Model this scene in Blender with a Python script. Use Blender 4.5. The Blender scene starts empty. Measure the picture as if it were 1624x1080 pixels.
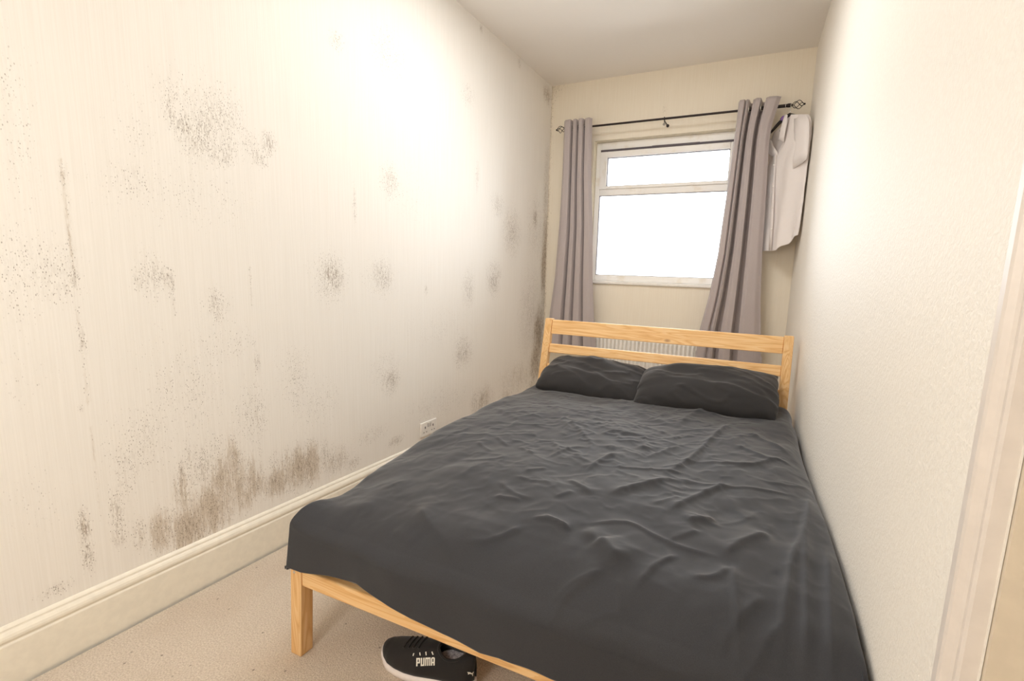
import bpy, bmesh, math, random
import numpy as np
from mathutils import Vector, Matrix
from mathutils.bvhtree import BVHTree

random.seed(7)
scene = bpy.context.scene
COL = scene.collection

# ------------------------------------------------------------------ camera
CAM = np.array([0.0, 0.0, 1.185])
F_PX, YAW, PITCH, ROLL = 753.117, -0.436234, 0.150602, -0.0377528
CX, CY = 812 + 60.12, 540 + 15.57


def cam_axes():
    cy, sy, cp, sp = math.cos(YAW), math.sin(YAW), math.cos(PITCH), math.sin(PITCH)
    fwd = np.array([sy * cp, cy * cp, -sp])
    right = np.array([cy, -sy, 0.0])
    down = np.cross(fwd, right)
    cr, sr = math.cos(ROLL), math.sin(ROLL)
    return np.array([cr * right + sr * down, -sr * right + cr * down, fwd])


RM = cam_axes()
cam_data = bpy.data.cameras.new('camera')
cam = bpy.data.objects.new('camera', cam_data)
COL.objects.link(cam)
cam_data.sensor_width = 36.0
cam_data.lens = F_PX * 36.0 / 1624.0
cam_data.shift_x = -(CX - 812) / 1624.0
cam_data.shift_y = (CY - 540) / 1624.0
cam_data.clip_start = 0.02
cam.matrix_world = Matrix((
    (RM[0][0], -RM[1][0], -RM[2][0], CAM[0]),
    (RM[0][1], -RM[1][1], -RM[2][1], CAM[1]),
    (RM[0][2], -RM[1][2], -RM[2][2], CAM[2]),
    (0, 0, 0, 1)))
scene.camera = cam

# ------------------------------------------------------------------ world and lights
world = bpy.data.worlds.new('overcast_sky')
scene.world = world
world.use_nodes = True
bg = world.node_tree.nodes['Background']
bg.inputs['Color'].default_value = (0.90, 0.95, 1.0, 1)
bg.inputs['Strength'].default_value = 8.0

WIN_X0, WIN_X1, WIN_Z0, WIN_Z1 = -1.440, -0.300, 1.158, 2.290
XL, YB, ZC = -1.835, 3.784, 2.752
XR_B, XR_M = 0.0916, 0.05166
YF = -0.75


def xr(y):
    return XR_B + XR_M * (YB - y)


pl = bpy.data.lights.new('window_sky_portal', 'AREA')
pl.shape = 'RECTANGLE'
pl.size, pl.size_y = WIN_X1 - WIN_X0, WIN_Z1 - WIN_Z0
pl.cycles.is_portal = True
po = bpy.data.objects.new('window_sky_portal', pl)
COL.objects.link(po)
po.location = ((WIN_X0 + WIN_X1) / 2, YB + 0.20, (WIN_Z0 + WIN_Z1) / 2)
po.rotation_euler = (math.radians(-90), 0, 0)



def fill_point(name, loc, watts, size, col=(1.0, 0.99, 0.975)):
    d = bpy.data.lights.new(name, 'POINT')
    d.energy, d.color, d.shadow_soft_size = watts, col, size
    o = bpy.data.objects.new(name, d)
    COL.objects.link(o)
    o.location = loc


fill_point('front_fill', (-0.85, -0.50, 1.45), 21, 0.25)  # added fill light behind the camera, no fitting; lifts the near end
dl = bpy.data.lights.new('overhead_fill', 'AREA')  # unseen disc added under the ceiling to brighten the window end
dl.shape, dl.size, dl.energy, dl.color = 'DISK', 0.7, 14.5, (1.0, 0.99, 0.975)
do = bpy.data.objects.new('overhead_fill', dl)
COL.objects.link(do)
do.location = (-0.87, 2.05, ZC - 0.03)

scene.view_settings.view_transform = 'Standard'
scene.view_settings.look = 'None'
scene.view_settings.gamma = 1.0
scene.view_settings.use_curve_mapping = False
scene.view_settings.exposure = 0.46
scene.cycles.max_bounces = 14
scene.cycles.diffuse_bounces = 10
scene.cycles.sample_clamp_indirect = 8.0
scene.cycles.use_denoising = True


# ------------------------------------------------------------------ helpers
def ray(u, v):
    return RM.T @ np.array([(u - CX) / F_PX, (v - CY) / F_PX, 1.0])


def at(u, v, axis, val):
    d = ray(u, v)
    return CAM + (val - CAM[axis]) / d[axis] * d


def at_plane(u, v, p0, n):
    d = ray(u, v)
    return CAM + np.dot(np.array(p0) - CAM, n) / np.dot(d, n) * d


def tag(o, label=None, cat=None, group=None, kind=None):
    if label:
        o['label'] = label
    if cat:
        o['category'] = cat
    if group:
        o['group'] = group
    if kind:
        o['kind'] = kind
    return o


def empty(name, loc):
    o = bpy.data.objects.new(name, None)
    o.empty_display_size = 0.1
    o.location = loc
    COL.objects.link(o)
    return o


def root_loc(p):
    loc = np.zeros(3)
    while p is not None:
        loc = loc + np.array(p.location)
        p = p.parent
    return loc


def mesh(name, verts, faces, mat=None, parent=None, smooth=False, loc=None, mats=None, fmat=None):
    v = np.asarray(verts, float)
    off = root_loc(parent)
    if loc is not None:
        off = np.array(loc, float)
    me = bpy.data.meshes.new(name)
    me.from_pydata((v - off).tolist(), [], [list(map(int, f)) for f in faces])
    if mats:
        for m in mats:
            me.materials.append(m)
        me.polygons.foreach_set('material_index', fmat)
    elif mat:
        me.materials.append(mat)
    if smooth:
        me.polygons.foreach_set('use_smooth', [True] * len(me.polygons))
    me.update()
    o = bpy.data.objects.new(name, me)
    COL.objects.link(o)
    if parent is not None:
        o.parent = parent
    elif loc is not None:
        o.location = loc
    return o


def recalc(o):
    bm = bmesh.new()
    bm.from_mesh(o.data)
    bmesh.ops.recalc_face_normals(bm, faces=bm.faces)
    bm.to_mesh(o.data)
    bm.free()
    return o


class MB:
    def __init__(self):
        self.v, self.f = [], []

    def add(self, verts, faces):
        b = len(self.v)
        self.v += [tuple(map(float, p)) for p in verts]
        self.f += [tuple(i + b for i in fc) for fc in faces]
        return self

    def hexa(self, p):          # 8 points: bottom loop 0-3, top loop 4-7
        return self.add(p, [(3, 2, 1, 0), (4, 5, 6, 7), (0, 1, 5, 4), (1, 2, 6, 5), (2, 3, 7, 6), (3, 0, 4, 7)])

    def box(self, x0, x1, y0, y1, z0, z1):
        return self.hexa([(x0, y0, z0), (x1, y0, z0), (x1, y1, z0), (x0, y1, z0),
                          (x0, y0, z1), (x1, y0, z1), (x1, y1, z1), (x0, y1, z1)])

    def tube(self, pts, r, n=10, cap=True):
        pts = [np.array(p, float) for p in pts]
        rs = r if hasattr(r, '__len__') else [r] * len(pts)
        rings = []
        prev = None
        for i, p in enumerate(pts):
            t = pts[min(i + 1, len(pts) - 1)] - pts[max(i - 1, 0)]
            t = t / (np.linalg.norm(t) + 1e-12)
            if prev is None:
                a = np.array([0, 0, 1.0]) if abs(t[2]) < 0.9 else np.array([1.0, 0, 0])
                u = np.cross(t, a)
            else:
                u = prev - np.dot(prev, t) * t
            u = u / np.linalg.norm(u)
            prev = u
            w = np.cross(t, u)
            rings.append([p + rs[i] * (math.cos(2 * math.pi * k / n) * u + math.sin(2 * math.pi * k / n) * w) for k in range(n)])
        verts = [q for rg in rings for q in rg]
        faces = []
        for i in range(len(rings) - 1):
            for k in range(n):
                a, b = i * n + k, i * n + (k + 1) % n
                faces.append((a, b, b + n, a + n))
        if cap:
            faces.append(tuple(reversed(range(n))))
            faces.append(tuple(range((len(rings) - 1) * n, len(rings) * n)))
        return self.add(verts, faces)

    def torus(self, c, axis, R, r, n=28, m=8):
        axis = np.array(axis, float)
        axis /= np.linalg.norm(axis)
        a = np.array([0, 0, 1.0]) if abs(axis[2]) < 0.9 else np.array([1.0, 0, 0])
        u = np.cross(axis, a)
        u /= np.linalg.norm(u)
        w = np.cross(axis, u)
        verts, faces = [], []
        for i in range(n):
            t = 2 * math.pi * i / n
            d = math.cos(t) * u + math.sin(t) * w
            for k in range(m):
                s = 2 * math.pi * k / m
                verts.append(np.array(c) + d * (R + r * math.cos(s)) + axis * r * math.sin(s))
        for i in range(n):
            for k in range(m):
                faces.append((i * m + k, ((i + 1) % n) * m + k, ((i + 1) % n) * m + (k + 1) % m, i * m + (k + 1) % m))
        return self.add(verts, faces)

    def sphere(self, c, r, n=14, m=10, sc=(1, 1, 1)):
        verts = [(c[0], c[1], c[2] + r * sc[2])]
        for j in range(1, m):
            ph = math.pi * j / m
            for i in range(n):
                t = 2 * math.pi * i / n
                verts.append((c[0] + r * sc[0] * math.sin(ph) * math.cos(t), c[1] + r * sc[1] * math.sin(ph) * math.sin(t), c[2] + r * sc[2] * math.cos(ph)))
        verts.append((c[0], c[1], c[2] - r * sc[2]))
        faces = [(0, 1 + i, 1 + (i + 1) % n) for i in range(n)]
        for j in range(m - 2):
            for i in range(n):
                a, b = 1 + j * n + i, 1 + j * n + (i + 1) % n
                faces.append((a, a + n, b + n, b))
        last = len(verts) - 1
        o = 1 + (m - 2) * n
        faces += [(last, o + (i + 1) % n, o + i) for i in range(n)]
        return self.add(verts, faces)

    def build(self, name, mat, parent=None, smooth=False, bevel=0.0, seg=2, loc=None):
        o = mesh(name, self.v, self.f, mat, parent, smooth, loc)
        recalc(o)
        if bevel:
            m = o.modifiers.new('bevel', 'BEVEL')
            m.width = bevel
            m.segments = seg
            m.limit_method = 'ANGLE'
        if smooth or bevel:
            o.data.polygons.foreach_set('use_smooth', [True] * len(o.data.polygons))
            if bevel or smooth == 'auto':
                try:
                    o.data.set_sharp_from_angle(angle=math.radians(40))
                except Exception:
                    pass
        return o


def grid_faces(nu, nv, wrap_u=False):
    f = []
    for j in range(nv - 1):
        for i in range(nu if wrap_u else nu - 1):
            a, b = j * nu + i, j * nu + (i + 1) % nu
            f.append((a, b, b + nu, a + nu))
    return f


_rng = np.random.RandomState(11)
_LAT = _rng.rand(256, 256) * 2 - 1


def vnoise(x, y):
    xi, yi = np.floor(x).astype(int), np.floor(y).astype(int)
    fx, fy = x - xi, y - yi
    fx, fy = fx * fx * fx * (fx * (fx * 6 - 15) + 10), fy * fy * fy * (fy * (fy * 6 - 15) + 10)
    g = lambda a, b: _LAT[a % 256, b % 256]
    return (g(xi, yi) * (1 - fx) + g(xi + 1, yi) * fx) * (1 - fy) + (g(xi, yi + 1) * (1 - fx) + g(xi + 1, yi + 1) * fx) * fy


def fbm(x, y, oct=4):
    s, a, t = 0, 1, 0
    for k in range(oct):
        s = s + a * vnoise(x * 2 ** k + 17.3 * k, y * 2 ** k + 5.1 * k)
        t += a
        a *= 0.5
    return s / t


# ------------------------------------------------------------------ materials
def new_mat(name, color=(0.8, 0.8, 0.8), rough=0.6, metal=0.0, sheen=0.0, spec=0.5):
    m = bpy.data.materials.new(name)
    m.use_nodes = True
    b = m.node_tree.nodes['Principled BSDF']
    b.inputs['Base Color'].default_value = (*color, 1)
    b.inputs['Roughness'].default_value = rough
    b.inputs['Metallic'].default_value = metal
    b.inputs['Specular IOR Level'].default_value = spec
    if sheen:
        b.inputs['Sheen Weight'].default_value = sheen
        b.inputs['Sheen Roughness'].default_value = 0.4
    return m


class NT:
    def __init__(self, m):
        self.t = m.node_tree
        self.b = self.t.nodes['Principled BSDF']

    def n(self, typ, **kw):
        nd = self.t.nodes.new(typ)
        for k, v in kw.items():
            if k.startswith('i_'):
                nd.inputs[k[2:].replace('_', ' ')].default_value = v
            else:
                setattr(nd, k, v)
        return nd

    def link(self, a, b):
        self.t.links.new(a, b)

    def coord(self, scale=(1, 1, 1), space='Object'):
        tc = self.n('ShaderNodeTexCoord')
        mp = self.n('ShaderNodeMapping')
        mp.inputs['Scale'].default_value = scale
        self.link(tc.outputs[space], mp.inputs['Vector'])
        return mp.outputs['Vector']

    def noise(self, vec, scale, detail=3.0, rough=0.5, dist=0.0):
        nd = self.n('ShaderNodeTexNoise')
        nd.inputs['Scale'].default_value = scale
        nd.inputs['Detail'].default_value = detail
        nd.inputs['Roughness'].default_value = rough
        nd.inputs['Distortion'].default_value = dist
        self.link(vec, nd.inputs['Vector'])
        return nd.outputs['Fac']

    def math(self, op, a, b=None, clamp=False):
        nd = self.n('ShaderNodeMath', operation=op)
        nd.use_clamp = clamp
        for i, x in enumerate((a, b)):
            if x is None:
                continue
            if isinstance(x, (int, float)):
                nd.inputs[i].default_value = x
            else:
                self.link(x, nd.inputs[i])
        return nd.outputs[0]

    def maprange(self, v, a, b, c=0.0, d=1.0):
        nd = self.n('ShaderNodeMapRange')
        nd.interpolation_type = 'SMOOTHSTEP'
        for k, x in zip(('From Min', 'From Max', 'To Min', 'To Max'), (a, b, c, d)):
            nd.inputs[k].default_value = x
        self.link(v, nd.inputs['Value'])
        return nd.outputs['Result']

    def mix(self, fac, a, b):
        nd = self.n('ShaderNodeMix', data_type='RGBA')
        for s, x in ((0, fac), (6, a), (7, b)):
            if isinstance(x, (int, float)):
                nd.inputs[s].default_value = x
            elif isinstance(x, tuple):
                nd.inputs[s].default_value = (*x, 1)
            else:
                self.link(x, nd.inputs[s])
        return nd.outputs[2]

    def ramp(self, fac, stops):
        nd = self.n('ShaderNodeValToRGB')
        cr = nd.color_ramp
        while len(cr.elements) < len(stops):
            cr.elements.new(0.5)
        for e, (p, c) in zip(cr.elements, stops):
            e.position = p
            e.color = (*c, 1)
        self.link(fac, nd.inputs['Fac'])
        return nd.outputs['Color']

    def bump(self, h, strength, dist):
        nd = self.n('ShaderNodeBump')
        nd.inputs['Strength'].default_value = strength
        nd.inputs['Distance'].default_value = dist
        self.link(h, nd.inputs['Height'])
        self.link(nd.outputs['Normal'], self.b.inputs['Normal'])

    def color(self, c):
        self.link(c, self.b.inputs['Base Color'])

    def attr(self, name):
        return self.n('ShaderNodeAttribute', attribute_name=name).outputs['Fac']


def mould_layer(q, base):
    """dark mould dots and brown water stains driven by two painted masks"""
    dots, stain = q.attr('mould'), q.attr('stain')

    def layer(scale, gain, zs_):
        vo = q.n('ShaderNodeTexVoronoi')
        vo.inputs['Scale'].default_value = scale
        q.link(q.coord((1, 1, zs_)), vo.inputs['Vector'])
        sep = q.n('ShaderNodeSeparateColor')
        q.link(vo.outputs['Color'], sep.inputs['Color'])
        keep = q.math('SUBTRACT', q.math('MULTIPLY', dots, gain), sep.outputs[0])     # cells kept where the mask beats a random value
        size = q.math('ADD', q.math('MULTIPLY', sep.outputs[1], 0.30), 0.12)
        spot = q.maprange(q.math('SUBTRACT', size, vo.outputs['Distance']), -0.07, 0.12)
        return q.math('MULTIPLY', spot, q.maprange(keep, 0.0, 0.22))

    a = layer(95, 0.62, 0.75)
    b = layer(185, 1.0, 0.55)
    c_ = layer(310, 1.25, 0.45)
    dark = q.math('MAXIMUM', q.math('MULTIPLY', a, 0.26), q.math('MAXIMUM', q.math('MULTIPLY', b, 0.64), q.math('MULTIPLY', c_, 0.62)))
    smear = q.math('MULTIPLY', q.math('POWER', dots, 1.8), q.maprange(q.noise(q.coord((1, 1, 0.22)), 210, 3, 0.6), 0.42, 0.66))
    colm = q.noise(q.coord((1, 1, 0.045)), 75, 2, 0.6)
    fine = q.noise(q.coord((1, 1, 0.16)), 170, 3, 0.65)
    st = q.math('ADD', q.math('MULTIPLY', stain, 1.0), q.math('ADD', q.math('MULTIPLY', q.math('SUBTRACT', colm, 0.5), 1.0), q.math('MULTIPLY', q.math('SUBTRACT', fine, 0.5), 1.6)))
    st = q.maprange(st, 0.14, 0.90)
    st = q.math('MULTIPLY', st, q.math('MULTIPLY', stain, 2.5, True))
    c = q.mix(q.math('MULTIPLY', st, 0.52), base, (0.41, 0.305, 0.185))
    c = q.mix(q.math('MULTIPLY', smear, 0.95), c, (0.24, 0.18, 0.12))
    return q.mix(dark, c, (0.155, 0.11, 0.07))


def mat_left_wall():
    m = new_mat('ribbed_cream_wallpaper', rough=0.55, spec=0.3)
    q = NT(m)
    rib = q.noise(q.coord((1, 240, 3.0)), 1.0, 2, 0.5)
    base = q.mix(q.maprange(rib, 0.3, 0.7), (0.812, 0.780, 0.728), (0.842, 0.813, 0.765))
    q.color(mould_layer(q, base))
    q.bump(rib, 0.15, 0.002)
    return m


def mat_back_wall():
    m = new_mat('cream_painted_wallpaper', rough=0.6, spec=0.3)
    q = NT(m)
    rib = q.noise(q.coord((160, 1, 4.0)), 1.0, 2, 0.5)
    base = q.mix(q.maprange(rib, 0.3, 0.7), (0.815, 0.75, 0.635), (0.835, 0.775, 0.665))
    q.color(mould_layer(q, base))
    q.bump(rib, 0.18, 0.002)
    return m


def mat_right_wall():
    m = new_mat('embossed_cream_wallpaper', rough=0.6, spec=0.3)
    q = NT(m)
    v = q.coord((1, 1, 0.75))
    a = q.noise(v, 150, 3, 0.55, 0.5)
    b = q.noise(v, 380, 2, 0.5)
    h = q.math('ADD', q.maprange(a, 0.35, 0.68), q.math('MULTIPLY', b, 0.35))
    q.color(q.mix(q.maprange(a, 0.3, 0.7), (0.798, 0.760, 0.695), (0.833, 0.800, 0.740)))
    q.bump(h, 0.24, 0.003)
    return m


def mat_ceiling():
    m = new_mat('white_ceiling_paint', (0.82, 0.785, 0.74), 0.8, spec=0.2)
    q = NT(m)
    q.bump(q.noise(q.coord(), 60, 3), 0.12, 0.003)
    return m


def mat_carpet():
    m = new_mat('beige_loop_carpet', rough=0.95, spec=0.1, sheen=0.2)
    q = NT(m)
    v = q.coord()
    a = q.noise(v, 210, 3, 0.7)
    big = q.noise(v, 5, 3, 0.5)
    c = q.mix(q.maprange(a, 0.32, 0.68), (0.56, 0.465, 0.37), (0.80, 0.705, 0.595))
    c = q.mix(q.maprange(big, 0.4, 0.7, 0.0, 0.16), c, (0.47, 0.34, 0.23))
    vo = q.n('ShaderNodeTexVoronoi')
    vo.inputs['Scale'].default_value = 34
    q.link(v, vo.inputs['Vector'])
    sep = q.n('ShaderNodeSeparateColor')
    q.link(vo.outputs['Color'], sep.inputs['Color'])
    fl = q.math('MULTIPLY', q.maprange(vo.outputs['Distance'], 0.16, 0.06), q.maprange(sep.outputs[0], 0.62, 0.9))
    c = q.mix(q.math('MULTIPLY', fl, 0.75), c, (0.16, 0.115, 0.08))
    q.color(c)
    q.bump(a, 0.9, 0.006)
    return m


def mat_pine(name, axis, tint=1.0):
    m = new_mat(name, rough=0.42, spec=0.4)
    q = NT(m)
    sc = [15.0, 15.0, 15.0]
    sc[axis] = 0.9
    v = q.coord(tuple(sc))
    n1 = q.noise(v, 1.0, 2, 0.45, 1.4)
    band = q.math('FRACT', q.math('MULTIPLY', n1, 9.0))
    grain = q.maprange(band, 0.0, 0.95)
    sc2 = [220.0, 220.0, 220.0]
    sc2[axis] = 5.0
    fine = q.noise(q.coord(tuple(sc2)), 1.0, 2)
    c = q.ramp(grain, [(0.0, (0.84 * tint, 0.57 * tint, 0.29 * tint)), (0.55, (0.81 * tint, 0.515 * tint, 0.235 * tint)), (0.85, (0.69 * tint, 0.385 * tint, 0.15 * tint)), (1.0, (0.78 * tint, 0.48 * tint, 0.21 * tint))])
    c = q.mix(q.maprange(fine, 0.4, 0.75, 0.0, 0.25), c, (0.60, 0.31, 0.10))
    vo = q.n('ShaderNodeTexVoronoi')
    vo.inputs['Scale'].default_value = 1.0
    sk = [9.0, 9.0, 9.0]
    sk[axis] = 4.5
    q.link(q.coord(tuple(sk)), vo.inputs['Vector'])
    kn = q.maprange(vo.outputs['Distance'], 0.13, 0.05)
    q.color(q.mix(q.math('MULTIPLY', kn, 0.75), c, (0.25, 0.10, 0.035)))
    q.bump(fine, 0.05, 0.001)
    return m


def mat_cloth(name, c0, c1, rough=0.85, sheen=0.35, scale=900, bump=0.12, big=0.0):
    m = new_mat(name, rough=rough, spec=0.3, sheen=sheen)
    q = NT(m)
    v = q.coord()
    n = q.noise(v, scale, 2, 0.6)
    h = n
    if big:
        w = q.noise(v, 16, 4, 0.55, 0.9)
        h = q.math('ADD', q.math('MULTIPLY', n, 0.25), q.math('MULTIPLY', w, big))
    q.color(q.mix(q.maprange(n, 0.3, 0.7), c0, c1))
    q.bump(h, bump, 0.004)
    return m


def mat_plain(name, c, rough, metal=0.0, spec=0.5, wob=0.03):
    m = new_mat(name, c, rough, metal, spec=spec)
    q = NT(m)
    n = q.noise(q.coord(), 40, 3)
    q.color(q.mix(q.maprange(n, 0.3, 0.7), tuple(x * (1 - wob) for x in c), tuple(min(1, x * (1 + wob)) for x in c)))
    return m


def mat_upvc():
    m = new_mat('white_window_plastic', rough=0.35)
    q = NT(m)
    n = q.noise(q.coord(), 9, 4, 0.6)
    q.color(q.mix(q.maprange(n, 0.5, 0.75, 0.0, 0.5), (0.86, 0.85, 0.83), (0.70, 0.62, 0.50)))
    return m


def mat_glass():
    m = bpy.data.materials.new('clear_pane_glass')
    m.use_nodes = True
    t = m.node_tree
    t.nodes.clear()
    out = t.nodes.new('ShaderNodeOutputMaterial')
    mx = t.nodes.new('ShaderNodeMixShader')
    fr = t.nodes.new('ShaderNodeFresnel')
    fr.inputs['IOR'].default_value = 1.45
    tr = t.nodes.new('ShaderNodeBsdfTransparent')
    gl = t.nodes.new('ShaderNodeBsdfGlossy')
    gl.inputs['Roughness'].default_value = 0.02
    t.links.new(fr.outputs[0], mx.inputs[0])
    t.links.new(tr.outputs[0], mx.inputs[1])
    t.links.new(gl.outputs[0], mx.inputs[2])
    t.links.new(mx.outputs[0], out.inputs['Surface'])
    return m


M_LEFT, M_BACK, M_RIGHT, M_CEIL, M_CARPET = mat_left_wall(), mat_back_wall(), mat_right_wall(), mat_ceiling(), mat_carpet()
M_GLOSS = mat_plain('cream_gloss_paint', (0.82, 0.775, 0.67), 0.3)
M_ARCH = mat_plain('white_gloss_paint', (0.70, 0.645, 0.60), 0.4)
M_LINING = mat_plain('cream_satin_paint', (0.66, 0.58, 0.46), 0.5)
M_DARKFLOOR = mat_plain('dark_floor_edge', (0.10, 0.075, 0.06), 0.9)
M_UPVC, M_GLASS = mat_upvc(), mat_glass()
M_PLASTER = mat_plain('stained_reveal_paint', (0.82, 0.76, 0.62), 0.6, wob=0.06)
M_WHITE = mat_plain('white_enamel', (0.82, 0.80, 0.76), 0.35)
M_BLACKMETAL = mat_plain('black_brown_metal', (0.035, 0.026, 0.024), 0.42, 0.7)
M_STEEL = mat_plain('bright_steel', (0.75, 0.73, 0.70), 0.25, 1.0)
M_RUBBER = mat_plain('dark_window_gasket', (0.10, 0.085, 0.10), 0.6)
M_PINE_X, M_PINE_Y, M_PINE_Z = mat_pine('pine_along_rail', 0), mat_pine('pine_along_side', 1), mat_pine('pine_along_post', 2, 0.96)
M_DUVET = mat_cloth('charcoal_cotton', (0.027, 0.028, 0.033), (0.040, 0.041, 0.047), 0.72, 0.28, 900, 0.22, 0.4)
M_PILLOW = mat_cloth('charcoal_pillow_cotton', (0.023, 0.022, 0.023), (0.035, 0.033, 0.034), 0.8, 0.2, 900, 0.3, 0.5)
M_CURTAIN = mat_cloth('grey_curtain_cloth', (0.40, 0.352, 0.352), (0.49, 0.438, 0.436), 0.9, 0.25, 700, 0.15)
M_SHIRT = mat_cloth('white_shirt_cotton', (0.76, 0.71, 0.70), (0.82, 0.775, 0.76), 0.85, 0.2, 900, 0.12)
M_BLACKPLASTIC = mat_plain('black_plastic', (0.018, 0.016, 0.018), 0.4)
M_PURPLE = mat_plain('purple_sticker', (0.30, 0.16, 0.52), 0.5)
M_SHOE = mat_cloth('black_shoe_mesh', (0.012, 0.011, 0.011), (0.028, 0.025, 0.025), 0.8, 0.15, 1400, 0.3)
M_SOLE = mat_plain('white_foam_sole', (0.80, 0.74, 0.72), 0.6)
M_LOGO = mat_plain('white_print', (0.82, 0.80, 0.72), 0.6)
M_INSOLE = mat_cloth('grey_insole', (0.25, 0.23, 0.27), (0.62, 0.60, 0.62), 0.9, 0.1, 160, 0.1)

# ------------------------------------------------------------------ mould masks traced from where the stains sit
# (u, v, radius_u, radius_v, mould, stain)
LEFT_BLOBS = [
    (270, 172, 10, 26, .62, .10), (291, 200, 14, 24, .72, .14), (318, 215, 26, 40, .50, .02), (345, 245, 24, 16, .50, .02),
    (335, 180, 48, 48, .34, .02), (300, 165, 50, 46, .28, .0), (365, 190, 18, 34, .38, .05), (362, 232, 16, 20, .42, .1),
    (428, 228, 11, 18, .58, .10), (410, 250, 14, 13, .46, .05), (395, 230, 26, 28, .22, .0), (215, 200, 45, 60, .14, .0),
    (300, 310, 110, 50, .16, .02), (210, 285, 40, 30, .22, .0), (535, 65, 14, 16, .32, .0), (620, 85, 26, 40, .26, .0),
    (30, 200, 40, 130, .17, .0), (70, 430, 60, 50, .28, .0), (95, 455, 30, 25, .28, .0), (30, 440, 50, 90, .20, .0),
    (238, 436, 16, 36, .46, .06), (222, 442, 14, 18, .50, .0), (262, 440, 12, 16, .48, .04), (271, 448, 5, 22, .55, .18),
    (342, 482, 7, 24, .66, .14), (342, 485, 22, 30, .28, .0), (527, 438, 17, 26, .80, .22), (524, 440, 26, 38, .34, .02),
    (607, 437, 14, 22, .62, .20), (606, 440, 24, 30, .28, .02), (743, 458, 9, 26, .46, .0), (783, 442, 10, 24, .62, .05),
    (620, 288, 14, 24, .48, .04), (562, 325, 2.2, 24, .55, .2), (812, 368, 12, 32, .58, .04), (790, 325, 9, 18, .42, .03),
    (757, 280, 2.5, 22, .40, .05), (676, 460, 2, 8, .6, .1), (735, 558, 12, 22, .56, .05), (728, 565, 5, 14, .60, .15),
    (620, 603, 12, 20, .56, .10), (623, 606, 5, 10, .7, .2), (614, 585, 26, 30, .20, .0), (768, 635, 13, 20, .62, .42),
    (755, 640, 8, 18, .5, .3), (803, 630, 10, 16, .45, .35), (628, 699, 10, 7, .62, .3), (590, 690, 26, 14, .26, .05),
    (849, 345, 3.5, 18, .75, .3), (850, 360, 14, 50, .30, .1), (854, 525, 6.5, 32, 1.0, .8), (850, 575, 7, 24, 1.0, .75),
    (846, 612, 10, 14, .6, .4), (840, 500, 16, 70, .34, .12), (864, 410, 4.5, 50, 1.0, .9), (866, 300, 4, 60, .55, .35),
    (862, 470, 4, 60, .7, .45), (858, 560, 4, 50, .65, .5), (868, 150, 6, 14, .8, .5), (763, 45, 2.2, 7, .65, .35),
    (824, 100, 2.5, 8, .55, .3), (742, 150, 12, 20, .30, .02),
    (100, 280, 6, 26, .60, .22), (119, 440, 5, 22, .60, .30), (130, 540, 6, 30, .50, .22), (138, 612, 4, 20, .4, .28),
    (128, 648, 4, 4, .8, .1), (134, 835, 9, 26, .80, .45), (141, 880, 10, 26, .66, .25), (186, 820, 11, 40, .60, .22),
    (190, 850, 12, 20, .55, .3), (200, 740, 26, 60, .28, .0), (225, 700, 50, 60, .24, .0), (222, 850, 14, 26, .46, .4),
    (262, 840, 24, 28, .45, .75), (300, 835, 26, 34, .50, .95), (292, 790, 12, 40, .45, .7), (330, 815, 30, 34, .48, .95),
    (355, 770, 14, 40, .45, .85), (372, 730, 12, 34, .45, .62), (385, 765, 20, 36, .40, .80), (300, 738, 5, 40, .55, .40),
    (288, 750, 4, 20, .7, .45), (320, 740, 24, 36, .42, .2), (340, 725, 22, 40, .34, .12), (405, 770, 14, 20, .45, .6),
    (440, 765, 18, 18, .50, .85), (468, 745, 20, 26, .52, .85), (490, 735, 16, 28, .50, .72), (440, 740, 14, 26, .36, .3),
    (516, 722, 6, 20, .6, .25), (535, 730, 22, 22, .42, .40), (560, 735, 12, 10, .42, .35), (398, 660, 26, 50, .30, .03),
    (407, 655, 3, 22, .55, .30), (408, 575, 5, 18, .40, .14), (300, 620, 60, 70, .20, .0), (470, 600, 30, 50, .22, .0),
    (500, 640, 40, 40, .20, .02), (700, 520, 60, 40, .12, .0), (350, 545, 60, 40, .18, .0), (250, 560, 60, 60, .10, .0),
    (50, 600, 60, 60, .10, .0), (60, 800, 60, 80, .10, .0), (90, 935, 26, 10, .45, .05), (700, 640, 50, 30, .20, .1),
    (650, 300, 40, 60, .12, 0), (820, 600, 24, 24, .4, .3),
]
# thin seams: (points in the picture, half width in metres, mould, stain)
LEFT_SEAMS = [
    ([(97, 252), (106, 318), (111, 370), (119, 430), (122, 450)], .006, .35, .55),
    ([(124, 485), (130, 559), (137, 615), (140, 640)], .006, .28, .45),
    ([(144, 678), (152, 744), (157, 789), (166, 850)], .004, .2, .32),
    ([(396, 422), (398, 450), (400, 488)], .004, .28, .35), ([(403, 540), (407, 615), (410, 672), (414, 745)], .004, .25, .3),
    ([(272, 440), (277, 500)], .004, .3, .35), ([(384, 170), (386, 260)], .003, .15, .14),
]


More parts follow.
